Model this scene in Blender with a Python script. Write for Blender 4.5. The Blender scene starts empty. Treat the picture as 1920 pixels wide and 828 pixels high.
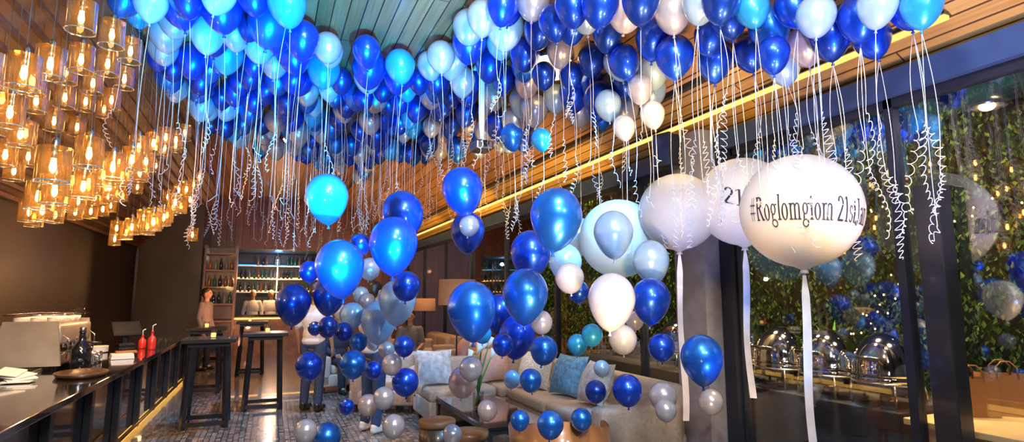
import bpy, bmesh, math, random
from mathutils import Vector, Matrix, Euler
random.seed(7)
S = bpy.context.scene; COL = S.collection
PI = math.pi; sin = math.sin; cos = math.cos
S.view_settings.view_transform = 'Standard'
# ------------------------------------------------------------------ camera
F = 1067.0; YAW = math.radians(22.9); PIT = math.radians(7.5); EYE = Vector((0, 0, 1.6))
FW = Vector((sin(YAW)*cos(PIT), cos(YAW)*cos(PIT), sin(PIT)))
RT = Vector((cos(YAW), -sin(YAW), 0)); UP = RT.cross(FW)
cd = bpy.data.cameras.new('camera'); cam = bpy.data.objects.new('camera', cd); COL.objects.link(cam)
cd.sensor_fit = 'HORIZONTAL'; cd.sensor_width = 36; cd.lens = F/1920*36; cd.clip_start = .05
R = Matrix((RT, UP, -FW)).transposed().to_4x4(); R.translation = EYE; cam.matrix_world = R
S.camera = cam
def ray(px, py): return FW + RT*((px-960)/F) + UP*((414-py)/F)
def P(px, py, t): return EYE + ray(px, py)*t
# ------------------------------------------------------------------ materials
def nt(name):
    m = bpy.data.materials.new(name); m.use_nodes = True; t = m.node_tree; t.nodes.clear()
    o = t.nodes.new('ShaderNodeOutputMaterial'); return m, t, o
def N(t, k, **kw):
    n = t.nodes.new('ShaderNode'+k)
    for a, b in kw.items(): setattr(n, a, b)
    return n
def noisecol(t, col, var, scale):
    tc = N(t, 'TexCoord'); no = N(t, 'TexNoise'); no.inputs['Scale'].default_value = scale
    t.links.new(tc.outputs['Object'], no.inputs['Vector'])
    r = N(t, 'ValToRGB')
    r.color_ramp.elements[0].position = .3; r.color_ramp.elements[1].position = .7
    r.color_ramp.elements[0].color = [c*(1-var) for c in col[:3]]+[1]
    r.color_ramp.elements[1].color = [min(1, c*(1+var)) for c in col[:3]]+[1]
    t.links.new(no.outputs['Fac'], r.inputs['Fac']); return r.outputs['Color'], no.outputs['Fac']
def mk(name, col, rough=.5, metal=0, coat=0, var=.12, scale=8, emit=None, es=0, bump=0, trans=0):
    m, t, o = nt(name); p = N(t, 'BsdfPrincipled')
    c, f = noisecol(t, col, var, scale); t.links.new(c, p.inputs['Base Color'])
    p.inputs['Roughness'].default_value = rough; p.inputs['Metallic'].default_value = metal
    p.inputs['Coat Weight'].default_value = coat; p.inputs['Coat Roughness'].default_value = .05
    p.inputs['Transmission Weight'].default_value = trans
    if emit: p.inputs['Emission Color'].default_value = (*emit, 1); p.inputs['Emission Strength'].default_value = es
    if bump:
        b = N(t, 'Bump'); b.inputs['Strength'].default_value = bump; b.inputs['Distance'].default_value = .01
        t.links.new(f, b.inputs['Height']); t.links.new(b.outputs['Normal'], p.inputs['Normal'])
    t.links.new(p.outputs[0], o.inputs[0]); return m
def balloon_mat(name, col, metal=.3, rough=.3, tr=.25, coat=1.0):
    m, t, o = nt(name); p = N(t, 'BsdfPrincipled')
    c, f = noisecol(t, col, .08, 2.5); t.links.new(c, p.inputs['Base Color'])
    p.inputs['Roughness'].default_value = rough; p.inputs['Metallic'].default_value = metal
    p.inputs['Coat Weight'].default_value = coat; p.inputs['Coat Roughness'].default_value = .1
    tl = N(t, 'BsdfTranslucent'); t.links.new(c, tl.inputs['Color'])
    x = N(t, 'MixShader'); x.inputs[0].default_value = tr
    t.links.new(p.outputs[0], x.inputs[1]); t.links.new(tl.outputs[0], x.inputs[2])
    t.links.new(x.outputs[0], o.inputs[0]); return m
def planks(name, c1, c2, cm, ax=('Y', 'X'), w=2.4, h=.14, mort=.006, rough=.4, coat=.2):
    m, t, o = nt(name); p = N(t, 'BsdfPrincipled'); tc = N(t, 'TexCoord')
    s = N(t, 'SeparateXYZ'); cb = N(t, 'CombineXYZ'); t.links.new(tc.outputs['Object'], s.inputs[0])
    t.links.new(s.outputs[ax[0]], cb.inputs[0]); t.links.new(s.outputs[ax[1]], cb.inputs[1])
    b = N(t, 'TexBrick'); b.inputs['Scale'].default_value = 1; b.inputs['Brick Width'].default_value = w
    b.inputs['Row Height'].default_value = h; b.inputs['Mortar Size'].default_value = mort
    b.inputs['Color1'].default_value = (*c1, 1); b.inputs['Color2'].default_value = (*c2, 1); b.inputs['Mortar'].default_value = (*cm, 1)
    t.links.new(cb.outputs[0], b.inputs['Vector'])
    mp = N(t, 'Mapping'); mp.inputs['Scale'].default_value = (1.5, 45, 1) if w > 1 else (14, 14, 1); t.links.new(cb.outputs[0], mp.inputs[0])
    no = N(t, 'TexNoise'); no.inputs['Scale'].default_value = 1; no.inputs['Detail'].default_value = 4
    t.links.new(mp.outputs[0], no.inputs['Vector'])
    r = N(t, 'ValToRGB'); r.color_ramp.elements[0].color = (.45, .4, .35, 1); r.color_ramp.elements[1].color = (1.25, 1.25, 1.25, 1)
    t.links.new(no.outputs['Fac'], r.inputs[0])
    x = N(t, 'MixRGB', blend_type='MULTIPLY'); x.inputs[0].default_value = 1
    t.links.new(b.outputs['Color'], x.inputs[1]); t.links.new(r.outputs[0], x.inputs[2])
    t.links.new(x.outputs[0], p.inputs['Base Color'])
    bp = N(t, 'Bump'); bp.inputs['Strength'].default_value = .5; bp.inputs['Distance'].default_value = .006; bp.invert = True
    t.links.new(b.outputs['Fac'], bp.inputs['Height']); t.links.new(bp.outputs[0], p.inputs['Normal'])
    p.inputs['Roughness'].default_value = rough; p.inputs['Coat Weight'].default_value = coat
    t.links.new(p.outputs[0], o.inputs[0]); return m
def pane_mat(name, tint=(.93, .95, .97), base=.05):
    m, t, o = nt(name); tr = N(t, 'BsdfTransparent'); tr.inputs[0].default_value = (*tint, 1)
    g = N(t, 'BsdfGlossy'); g.inputs['Roughness'].default_value = .015; lw = N(t, 'LayerWeight'); lw.inputs[0].default_value = .5
    pw = N(t, 'Math', operation='POWER'); pw.inputs[1].default_value = 5; t.links.new(lw.outputs['Facing'], pw.inputs[0])
    a = N(t, 'Math', operation='MULTIPLY_ADD'); a.inputs[1].default_value = .8; a.inputs[2].default_value = base; t.links.new(pw.outputs[0], a.inputs[0])
    x = N(t, 'MixShader'); t.links.new(a.outputs[0], x.inputs[0]); t.links.new(tr.outputs[0], x.inputs[1]); t.links.new(g.outputs[0], x.inputs[2])
    t.links.new(x.outputs[0], o.inputs[0]); return m
def shade_mat(name):
    m, t, o = nt(name); tr = N(t, 'BsdfTransparent'); tr.inputs[0].default_value = (1, .86, .62, 1)
    tl = N(t, 'BsdfTranslucent'); tl.inputs[0].default_value = (1, .62, .25, 1)
    g = N(t, 'BsdfGlossy'); g.inputs['Roughness'].default_value = .06; g.inputs[0].default_value = (1, .84, .58, 1)
    tc = N(t, 'TexCoord'); wv = N(t, 'TexNoise'); wv.inputs['Scale'].default_value = 25; t.links.new(tc.outputs['Object'], wv.inputs['Vector'])
    bp = N(t, 'Bump'); bp.inputs['Strength'].default_value = .15; bp.inputs['Distance'].default_value = .003
    t.links.new(wv.outputs['Fac'], bp.inputs['Height']); t.links.new(bp.outputs[0], g.inputs['Normal'])
    lw = N(t, 'LayerWeight'); lw.inputs[0].default_value = .5
    x = N(t, 'MixShader'); x.inputs[0].default_value = .16; t.links.new(tr.outputs[0], x.inputs[1]); t.links.new(tl.outputs[0], x.inputs[2])
    y = N(t, 'MixShader'); t.links.new(lw.outputs['Facing'], y.inputs[0]); t.links.new(x.outputs[0], y.inputs[1]); t.links.new(g.outputs[0], y.inputs[2])
    t.links.new(y.outputs[0], o.inputs[0]); return m
def leaf_mat(name, cols):
    m, t, o = nt(name); p = N(t, 'BsdfPrincipled'); g = N(t, 'NewGeometry'); r = N(t, 'ValToRGB')
    e = r.color_ramp.elements; e[0].color = (*cols[0], 1); e[1].color = (*cols[-1], 1)
    for i, c in enumerate(cols[1:-1]): q = e.new((i+1)/(len(cols)-1)); q.color = (*c, 1)
    t.links.new(g.outputs['Random Per Island'], r.inputs[0]); t.links.new(r.outputs[0], p.inputs['Base Color'])
    p.inputs['Roughness'].default_value = .45; t.links.new(p.outputs[0], o.inputs[0]); return m
def emis(name, col, s):
    m, t, o = nt(name); e = N(t, 'Emission'); c, f = noisecol(t, col, .05, 5); t.links.new(c, e.inputs[0]); e.inputs[1].default_value = s
    t.links.new(e.outputs[0], o.inputs[0]); return m
M = {}
M['black'] = mk('black', (.014, .014, .018), .3, coat=.3)
M['gloss_black'] = mk('gloss_black', (.008, .008, .01), .12, coat=1)
M['darkwall'] = mk('darkwall', (.035, .02, .014), .5, scale=2)
M['steel_dark'] = mk('steel_dark', (.014, .017, .028), .4, metal=.2)
M['column'] = mk('column', (.23, .21, .22), .6)
M['chrome'] = mk('chrome', (.88, .82, .73), .07, metal=1, var=.05)
M['machine'] = mk('machine_steel', (.55, .48, .4), .34, metal=.55, var=.12, scale=5)
M['steel'] = mk('steel', (.55, .52, .48), .26, metal=1, var=.1)
M['white'] = mk('white', (.8, .79, .76), .4, var=.04)
M['cream'] = mk('cream', (.36, .3, .25), .8, scale=30, bump=.3)
M['fluffy'] = mk('fluffy', (.75, .73, .71), .9, scale=60, bump=1, var=.25)
M['pinkcloth'] = mk('pinkcloth', (.5, .3, .25), .85, scale=40, bump=.3)
M['bluecloth'] = mk('bluecloth', (.1, .27, .5), .85, scale=25, bump=.3, var=.35)
M['orangecloth'] = mk('orangecloth', (.6, .2, .06), .8, scale=40, bump=.3)
M['patterned'] = mk('patterned', (.5, .55, .62), .85, scale=14, var=.3)
M['darkwood'] = mk('darkwood', (.06, .03, .018), .35, scale=5, coat=.3, var=.3)
M['midwood'] = mk('midwood', (.22, .1, .04), .4, scale=5, coat=.2, var=.3)
M['pine'] = mk('pine', (.74, .5, .24), .45, scale=4, var=.15)
M['orangewood'] = mk('orangewood', (.5, .2, .06), .3, scale=4, coat=.5, var=.25)
M['ceiling'] = planks('ceiling_planks', (.48, .25, .12), (.26, .13, .06), (.04, .02, .01))
M['soffit'] = planks('soffit_planks', (.66, .42, .14), (.42, .24, .07), (.08, .04, .015), h=.09)
M['backwood'] = planks('back_planks', (.26, .09, .05), (.17, .06, .035), (.03, .012, .007), ax=('Z', 'X'), h=.2)
M['slat'] = mk('slat', (.17, .075, .04), .45, scale=6, var=.3)
M['floor'] = planks('floor_tiles', (.32, .28, .25), (.07, .062, .058), (.03, .03, .03), w=.075, h=.06, mort=.005, rough=.22, coat=.45)
M['terrace'] = mk('terrace', (.06, .055, .05), .5, scale=3)
M['glass'] = pane_mat('window_glass', base=.14)
M['clear'] = pane_mat('clear_glass', (.94, .96, .97), .08)
M['shade'] = shade_mat('amber_glass')
M['bulb'] = emis('bulb_glow', (1, .62, .25), 17)
M['warm'] = emis('warm_glow', (1, .62, .22), 7)
M['dimwarm'] = emis('dim_warm_glow', (1, .55, .2), 2)
M['plinthglow'] = emis('plinth_glow', (1, .5, .1), 1.5)
M['soffitglow'] = emis('soffit_glow', (1, .62, .16), 1.6)
M['amberstrip'] = emis('amber_strip', (1, .5, .12), 5)
M['cyanglow'] = emis('cyan_glow', (.05, .5, 1), 1.6)
M['lampshade'] = mk('lampshade', (.26, .14, .07), .8, scale=50, bump=.6, emit=(1, .4, .14), es=.1)
M['candle'] = emis('candle_glow', (1, .5, .1), 4)
M['red'] = mk('red', (.6, .03, .02), .25, coat=.4)
M['cloth_black'] = mk('cloth_black', (.012, .012, .016), .8, scale=12)
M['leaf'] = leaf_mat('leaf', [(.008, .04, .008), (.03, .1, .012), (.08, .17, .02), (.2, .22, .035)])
M['stem'] = mk('stem', (.1, .28, .05), .5)
M['lily'] = mk('lily', (.85, .82, .7), .5, var=.05)
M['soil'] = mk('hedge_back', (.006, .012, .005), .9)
M['kraft'] = mk('kraft', (.3, .13, .04), .5, scale=4)
M['skin'] = mk('skin', (.4, .22, .15), .5, var=.05)
M['hair'] = mk('hair', (.015, .01, .008), .45)
M['shirt_white'] = mk('shirt_white', (.55, .58, .66), .8, scale=20, var=.06)
M['shirt_grey'] = mk('shirt_grey', (.16, .14, .14), .8, scale=20, var=.1)
M['jeans'] = mk('jeans', (.03, .06, .15), .8, scale=40, var=.25)
M['navycloth'] = mk('navycloth', (.02, .02, .035), .8, scale=30)
M['ribbon_white'] = mk('ribbon_white', (.88, .88, .9), .3, coat=.4)
M['ribbon_blue'] = mk('ribbon_blue', (.55, .66, .88), .3, coat=.4)
M['ribbon_gold'] = mk('ribbon_gold', (.88, .74, .58), .3, coat=.4)
M['satin'] = mk('satin', (.7, .68, .7), .4, coat=.3)
M['ink'] = mk('ink', (.008, .01, .03), .6)
BOT = [mk('bottle_green', (.03, .14, .06), .1, coat=1), mk('bottle_brown', (.3, .12, .02), .1, coat=1), mk('bottle_clear', (.22, .26, .26), .1, coat=1), mk('bottle_dark', (.02, .02, .03), .1, coat=1)]
# ------------------------------------------------------------------ mesh builder
class MB:
    def __init__(s): s.v = []; s.f = []; s.sm = []
    def add(s, vs, fs, sm=True, X=None):
        n = len(s.v)
        for p in vs:
            p = Vector(p); s.v.append(X @ p if X else p)
        for q in fs: s.f.append([i+n for i in q]); s.sm.append(sm)
        return s
    def box(s, c, d, bev=0, X=None, seg=2):
        bm = bmesh.new(); bmesh.ops.create_cube(bm, size=1)
        for v in bm.verts: v.co = Vector((v.co.x*d[0]+c[0], v.co.y*d[1]+c[1], v.co.z*d[2]+c[2]))
        if bev: bmesh.ops.bevel(bm, geom=bm.edges[:], offset=bev, segments=seg, affect='EDGES', profile=.5)
        bm.verts.index_update()
        s.add([v.co.copy() for v in bm.verts], [[v.index for v in f.verts] for f in bm.faces], bool(bev and seg > 2), X); bm.free(); return s
    def lathe(s, prof, seg=24, c=(0, 0, 0), X=None, sm=True, cap=True):
        vs = []; fs = []; c = Vector(c)
        if prof[0] == prof[-1]: cap = False
        for r, z in prof:
            for k in range(seg): a = 2*PI*k/seg; vs.append(c+Vector((r*cos(a), r*sin(a), z)))
        for i in range(len(prof)-1):
            for k in range(seg):
                k2 = (k+1) % seg; fs.append([i*seg+k, i*seg+k2, (i+1)*seg+k2, (i+1)*seg+k])
        if cap and prof[0][0] > 1e-4: fs.append(list(range(seg))[::-1])
        if cap and prof[-1][0] > 1e-4: fs.append([(len(prof)-1)*seg+k for k in range(seg)])
        return s.add(vs, fs, sm, X)
    def cyl(s, c, r, h, seg=20, r2=None):
        r2 = r if r2 is None else r2
        return s.lathe([(r, 0), (r2, h)], seg, c, sm=False)
    def tube(s, pts, r, seg=8, X=None, cap=True):
        pts = [Vector(p) for p in pts]; n = len(pts); vs = []; fs = []
        t0 = (pts[1]-pts[0]).normalized(); nr = t0.orthogonal().normalized()
        for i in range(n):
            t = (pts[min(i+1, n-1)]-pts[max(i-1, 0)]).normalized()
            nr = (nr - t*nr.dot(t)); nr = nr.normalized() if nr.length > 1e-6 else t.orthogonal().normalized()
            b = t.cross(nr); rr = r[i] if isinstance(r, (list, tuple)) else r
            for k in range(seg): a = 2*PI*k/seg; vs.append(pts[i]+nr*(rr*cos(a))+b*(rr*sin(a)))
        for i in range(n-1):
            for k in range(seg): k2 = (k+1) % seg; fs.append([i*seg+k, i*seg+k2, (i+1)*seg+k2, (i+1)*seg+k])
        if cap: fs.append(list(range(seg))[::-1]); fs.append([(n-1)*seg+k for k in range(seg)])
        return s.add(vs, fs, True, X)
    def ell(s, c, r, seg=16, rings=10):
        pr = [(max(sin(PI*i/rings), 1e-5), cos(PI*i/rings)) for i in range(rings+1)]
        X = Matrix.Translation(Vector(c)) @ Matrix.Diagonal((r[0], r[1], r[2], 1)); return s.lathe(pr[::-1], seg, X=X)
    def cap(s, a, b, ra, rb, seg=12):
        a = Vector(a); b = Vector(b); d = (b-a).normalized(); pts = []; rs = []
        for i in range(5): q = PI/2*i/4; pts.append(a-d*ra*cos(q)); rs.append(max(ra*sin(q), 1e-4))
        for i in range(5): q = PI/2*i/4; pts.append(b+d*rb*sin(q)); rs.append(max(rb*cos(q), 1e-4))
        return s.tube(pts, rs, seg)
    def bar(s, a, b, w, h=None):
        h = h or w; a = Vector(a); b = Vector(b); d = b-a
        X = Matrix.Translation((a+b)/2) @ d.to_track_quat('Z', 'Y').to_matrix().to_4x4()
        return s.box((0, 0, 0), (w, h, d.length), X=X)
    def mesh(s, name, m):
        me = bpy.data.meshes.new(name); me.from_pydata(s.v, [], s.f); me.polygons.foreach_set('use_smooth', s.sm); me.materials.append(m); me.update(); return me
    def build(s, name, m, parent=None, loc=None):
        o = bpy.data.objects.new(name, s.mesh(name, m)); COL.objects.link(o); o.parent = parent
        if loc: o.location = loc
        return o
def tag(o, label, cat, group=None):
    o['label'] = label; o['category'] = cat
    if group: o['group'] = group
    return o
def thing(name, label, cat, loc=(0, 0, 0), rz=0, group=None):
    o = bpy.data.objects.new(name, None); COL.objects.link(o); o.empty_display_size = .1
    o.location = loc; o.rotation_euler = (0, 0, rz); return tag(o, label, cat, group)
def struct(o): o['kind'] = 'structure'; return o
def inst(name, me, parent=None, loc=(0, 0, 0)):
    o = bpy.data.objects.new(name, me); COL.objects.link(o); o.parent = parent; o.location = loc; return o
# ------------------------------------------------------------------ room shell
XL, XR, YB, Y0 = -2.9, 4.0, 18.0, -2.5
def ceil_z(x):
    if x < -1.35: return 4.3+(x+1.35)
    if x < 1.9: return 4.3
    if x < 3.43: return 4.3-(x-1.9)/(1.53)*.79
    return 3.51-(x-3.43)*.58
def quadstrip(pts, y0, y1, th=.06):
    m = MB(); n = len(pts); vs = []
    for (x, z) in pts: vs += [(x, y0, z), (x, y1, z), (x, y0, z+th), (x, y1, z+th)]
    fs = []
    for i in range(n-1):
        a = 4*i; b = a+4; fs += [[a, a+1, b+1, b], [a+2, b+2, b+3, a+3], [a, b, b+2, a+2], [a+1, a+3, b+3, b+1]]
    fs += [[0, 2, 3, 1], [4*n-4, 4*n-3, 4*n-1, 4*n-2]]
    return m.add(vs, fs, False)
struct(MB().box(((XL+XR)/2, 9, -.05), (XR-XL+.2, 23.4, .1)).build('floor', M['floor']))
struct(MB().box((6.6, 9, -.06), (5.0, 23.4, .1)).build('floor_terrace', M['terrace']))
struct(quadstrip([(-1.35, 4.3), (1.9, 4.3), (3.43, 3.51)], Y0, YB+.1).build('ceiling', M['ceiling']))
struct(quadstrip([(3.43, 3.51), (4.1, 3.12)], Y0, YB+.1).build('ceiling_soffit', M['soffit']))
m = quadstrip([(XL-.1, 2.65), (-1.35, 4.2)], Y0, YB+.1)
k = 0
while k < 15:
    f = (k+.5)/15; x = XL+f*1.5; z = 2.75+f*1.5-.06
    m.box((x, 8, z), (.05, 20, .05)); k += 1
struct(m.build('ceiling_left', M['slat']))
struct(MB().box((XL-.06, 8, 1.38), (.1, 21, 2.76)).build('wall_left', M['darkwall']))
m = MB().box((-2.2, 15.6, 1.9), (1.3, .14, 3.8)); struct(m.build('wall_partition', M['darkwall']))
m = MB().box((.55, YB, 3.62), (6.9, .12, 1.36)); struct(m.build('wall_back', M['backwood']))
m = MB().box((2.75, YB+.02, 1.47), (2.5, .12, 2.94)); struct(m.build('wall_back_lower', M['backwood']))
m = MB().box((-.7, 20.6, 1.5), (4.6, .1, 3.0)).box((-.7, 19.3, 3.0), (4.6, 2.5, .08)).box((1.58, 19.3, 1.5), (.08, 2.5, 3.0)).box((-2.95, 19.3, 1.5), (.1, 2.5, 3.0)).box((-.7, 19.3, -.05), (4.6, 2.6, .1))
struct(m.build('wall_bar_recess', mk('recess', (.03, .045, .07), .5)))
struct(MB().box((1, Y0, 2.2), (8, .1, 4.4)).build('wall_rear', M['darkwall']))
# right glazing
struct(MB().box((XR, 8, 3.07), (.2, 21, .18)).build('trim_1', mk('header_blue', (.03, .06, .15), .4)))
struct(MB().box((3.43, 8, 3.50), (.06, 21, .05)).build('trim_2', M['black']))
struct(MB().box((1.67, 8, 4.27), (.07, 21, .06)).build('trim_3', M['black']))
struct(MB().box((3.88, 4.42, 1.6), (.3, .42, 3.2)).build('trim_4', M['column']))
struct(MB().box((3.92, 2.29, 1.155), (.14, .15, 2.31), .008).build('trim_5', M['black']))
struct(MB().box((XR-.02, 4.12, 1.5), (.16, .14, 2.98)).build('trim_6', M['steel_dark']))
ys = [-1.2, .9, 2.55, 4.06, 4.64, 5.55, 7.7, 9.7, 11.7, 13.7, 15.8, 17.9]
wi = 0
for i in range(len(ys)-1):
    a, b = ys[i], ys[i+1]
    if a == 4.06: continue
    wi += 1; m = MB(); w = .03
    m.box((XR, a+w/2, 1.49), (.08, w, 2.98)).box((XR, b-w/2, 1.49), (.08, w, 2.98)).box((XR, (a+b)/2, .05), (.08, b-a, .1)).box((XR, (a+b)/2, 2.95), (.08, b-a, .07))
    o = struct(m.build('window_%d' % wi, M['steel_dark']))
    MB().box((XR, (a+b)/2, 1.49), (.01, b-a-2*w, 2.84)).build('pane', M['glass'], o)
t = thing('soffit_light_band', 'long golden glow strip standing for light on the wooden soffit edge', 'light', (3.74, 9.5, 3.3))
MB().box((0, 0, 0), (.05, 15, .03)).build('glow_body', M['soffitglow'], t)  # added glow in place of golden light on the soffit wood, not a fitting
MB().box((0, 0, .02), (.08, 15.02, .02)).build('band_backing', M['black'], t)
# ------------------------------------------------------------------ terrace
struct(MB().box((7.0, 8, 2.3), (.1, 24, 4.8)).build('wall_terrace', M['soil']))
m = MB()
for i in range(48000):
    y = -1+19*random.random()**1.2; z = random.uniform(0, 4.6); x = 6.7+random.uniform(-.2, .18)+.2*sin(y*2.1)*cos(z*1.7)+.08*sin(y*7+z*5)
    s = random.uniform(.02, .042); X = Matrix.Translation((x, y, z)) @ Euler((random.uniform(-1, 1), -PI/2+random.uniform(-1.1, 1.1), random.uniform(0, 6.28))).to_matrix().to_4x4()
    m.add([(-s, 0, 0), (0, -s*.6, .008), (s*1.2, 0, -.008), (0, s*.6, .008)], [[0, 1, 2], [0, 2, 3]], False, X)
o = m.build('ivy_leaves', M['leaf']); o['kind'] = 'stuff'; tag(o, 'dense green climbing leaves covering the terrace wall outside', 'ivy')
bm_ = MB().ell((0, 0, 0), (.009, .009, .012), 8, 6).mesh('fairy_bulb', M['warm'])
for q, (ya, yb, za, zb, lab) in enumerate([(2.6, 6.0, 2.7, 2.5, 'upper string of warm fairy lights on the ivy wall outside'), (4.0, 5.0, 2.0, .9, 'fairy lights cascading down the ivy beside the white printed balloons')]):
    t = thing('string_lights', lab, 'lights', (6.3, ya, za))
    pts = []; n = 26
    for i in range(n+1):
        f = i/n; pts.append(Vector((.06*sin(i*2.3), (yb-ya)*f+.06*sin(i*1.7), (zb-za)*f-.25*abs(sin(f*PI*(2 if q == 0 else 6)))+.06*cos(i*3.1))))
    MB().tube(pts, .004, 5).build('wire', M['black'], t)
    for p in pts: inst('bulb', bm_, t, p)
t = thing('buffet_table', 'long buffet table under black cloth outside the glass wall', 'table', (4.62, 5.1, 0))
m = MB().box((0, 0, .735), (.7, 4.5, .03), .008); m.build('tabletop', M['cloth_black'], t)
m = MB()
for s in (-1, 1):
    vs = []; fs = []
    for i in range(91):
        y = -2.25+i*.05; o_ = .012*sin(i*1.3); vs += [(s*(.352), y, .735), (s*(.36+o_), y, .01)]
        if i: fs.append([2*i-2, 2*i-1, 2*i+1, 2*i])
    m.add(vs, fs)
    vs = []; fs = []
    for i in range(15):
        x = -.35+i*.05; o_ = .012*sin(i*1.3); vs += [(x, s*2.252, .735), (x, s*(2.26+o_), .01)]
        if i: fs.append([2*i-2, 2*i-1, 2*i+1, 2*i])
    m.add(vs, fs)
m.build('tablecloth', M['cloth_black'], t)
def chafing(loc, label, rz):
    t = thing('chafing_dish', label, 'chafing dish', loc, rz, 'chrome chafing dishes on the buffet'); t.scale = (1.2, 1.2, 1.5)
    m = MB().tube([(.2*cos(a*PI/12), .2*sin(a*PI/12), .12) for a in range(25)], .009, 6)
    for k in range(4):
        a = PI/4+k*PI/2; m.tube([(.2*cos(a), .2*sin(a), .12), (.215*cos(a), .215*sin(a), .06), (.205*cos(a), .205*sin(a), .006)], .009, 6)
    m.build('stand', M['steel'], t)
    MB().lathe([(.0, .06), (.17, .07), (.2, .13), (.205, .15), (.19, .15), (.0, .15)], 32).build('pan', M['chrome'], t)
    l = MB().lathe([(.2, .152), (.202, .17)]+[(.198*cos(PI/2*i/10)+1e-4, .175+.2*sin(PI/2*i/10)) for i in range(11)], 32).build('lid', M['chrome'], t)
    MB().tube([(-.1, -.19, .23), (-.1, -.215, .25), (.1, -.215, .25), (.1, -.19, .23)], .009, 8).build('handle', M['steel'], l)
    MB().lathe([(.045, 0), (.05, .045), (.03, .05), (0, .05)], 16).build('burner', M['steel'], t)
ords = ['nearest', 'second', 'third', 'fourth', 'fifth', 'sixth']
for i in range(6):
    chafing((4.52, 3.1+i*.5, .752), ('chrome dome lidded chafing dish, %s from the pine table end of the buffet' % ords[i]), PI/2+PI)
t = thing('potted_plant', 'small green leafy plant in a white square vase on the buffet', 'plant', (4.89, 3.85, .75))
MB().lathe([(.07, 0), (.085, .17), (.07, .17), (.06, .02), (0, .02)], 4).build('vase', M['white'], t)
for k in range(9):
    a = k*2.4; h = random.uniform(.3, .55); sp = random.uniform(.06, .16)
    vs = []; fs = []
    for i in range(7):
        f = i/6; w = .03*sin(PI*min(1, f*.9+.1)); c = Vector((cos(a)*sp*f*f, sin(a)*sp*f*f, .15+h*f)); pr = Vector((-sin(a), cos(a), 0))*w
        vs += [c-pr, c+pr]
        if i: fs.append([2*i-2, 2*i-1, 2*i+1, 2*i])
    MB().add(vs, fs).build('leaf', M['stem'], t)
t = thing('pine_table', 'light pine side table standing right of the dark post', 'table', (4.62, 2.28, 0))
MB().box((0, 0, .735), (.98, .92, .045), .006).build('tabletop', M['pine'], t)
MB().box((0, 0, .66), (.84, .78, .09)).build('apron', M['pine'], t)
for sx in (-1, 1):
    for sy in (-1, 1): MB().box((sx*.41, sy*.38, .31), (.07, .07, .62), .005).build('leg', M['pine'], t)
for (x, y, lab, rz, s) in [(4.64, 2.58, 'tan paper bag with handles, left one on the pine table', .3, 1.1), (4.9, 2.5, 'tan paper bag with handles, right one on the pine table', .1, 1.2)]:
    t = thing('paper_bag', lab, 'bag', (x, y, .758), rz-.9, 'tan bags on the pine table')
    a, b, h = .13*s, .06*s, .24*s
    MB().add([(-a, -b, 0), (a, -b, 0), (a, b, 0), (-a, b, 0), (-a, -b, h), (a, -b, h), (a, b, h), (-a, b, h), (-a-.004, 0, h*.5), (a+.004, 0, h*.5), (-a+.02, 0, h), (a-.02, 0, h)],
        [[3, 2, 1, 0], [0, 1, 5, 4], [2, 3, 7, 6], [3, 0, 4, 10, 7], [1, 2, 6, 11, 5]], False).build('body', M['kraft'], t)
    for q in (-1, 1): MB().tube([(-.05*s, q*b, h-.02), (-.05*s, q*b*.9, h+.05), (-.02*s, q*b*.8, h+.09), (.02*s, q*b*.8, h+.09), (.05*s, q*b*.9, h+.05), (.05*s, q*b, h-.02)], .006, 6).build('handle', M['midwood'], t)
t = thing('black_box', 'flat black box at the right end of the pine table', 'box', (4.82, 2.08, .758), .2)
MB().box((0, 0, .03), (.3, .3, .06), .006).build('body', M['black'], t); MB().box((0, 0, .065), (.31, .31, .014), .004).build('lid', M['gloss_black'], t)
def wicker(loc, rz, lab):
    t = thing('terrace_chair', lab, 'chair', loc, rz, 'woven terrace chairs')
    MB().box((0, 0, .42), (.5, .5, .07), .02).build('seat', M['midwood'], t)
    m = MB()
    for i in range(9): m.tube([(-.25+i*.0625, .24, .45), (-.25+i*.0625, .3, .88)], .012, 6)
    for i in range(4): m.tube([(-.26, .25+i*.017, .5+i*.12), (.26, .25+i*.017, .5+i*.12)], .011, 6)
    m.build('backrest', M['kraft'], t)
    for sx in (-1, 1):
        MB().tube([(sx*.26, .24, .68), (sx*.27, -.2, .64), (sx*.25, -.22, .42)], .015, 6).build('armrest', M['kraft'], t)
        for sy in (-1, 1): MB().tube([(sx*.22, sy*.21, .4), (sx*.24, sy*.23, 0)], .018, 8).build('leg', M['darkwood'], t)
wicker((4.9, 8.6, 0), 2.4, 'woven terrace chair with tall back, nearer one behind the glass')
wicker((5.6, 9.4, 0), 2.8, 'woven terrace chair with tall back, farther one behind the glass')
t = thing('terrace_lamp', 'warm round dome lamp hanging over the terrace at upper right', 'lamp', P(1850, 195, 4.9))
MB().lathe([(.14, -.03), (.16, 0), (.1, .07), (.03, .1), (0, .1)], 24, cap=False).build('shade', M['steel'], t)
MB().ell((0, 0, -.02), (.06, .06, .04)).build('bulb', M['warm'], t); MB().tube([(0, 0, .1), (0, 0, 1.3)], .008, 6).build('cord', M['black'], t)
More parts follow.
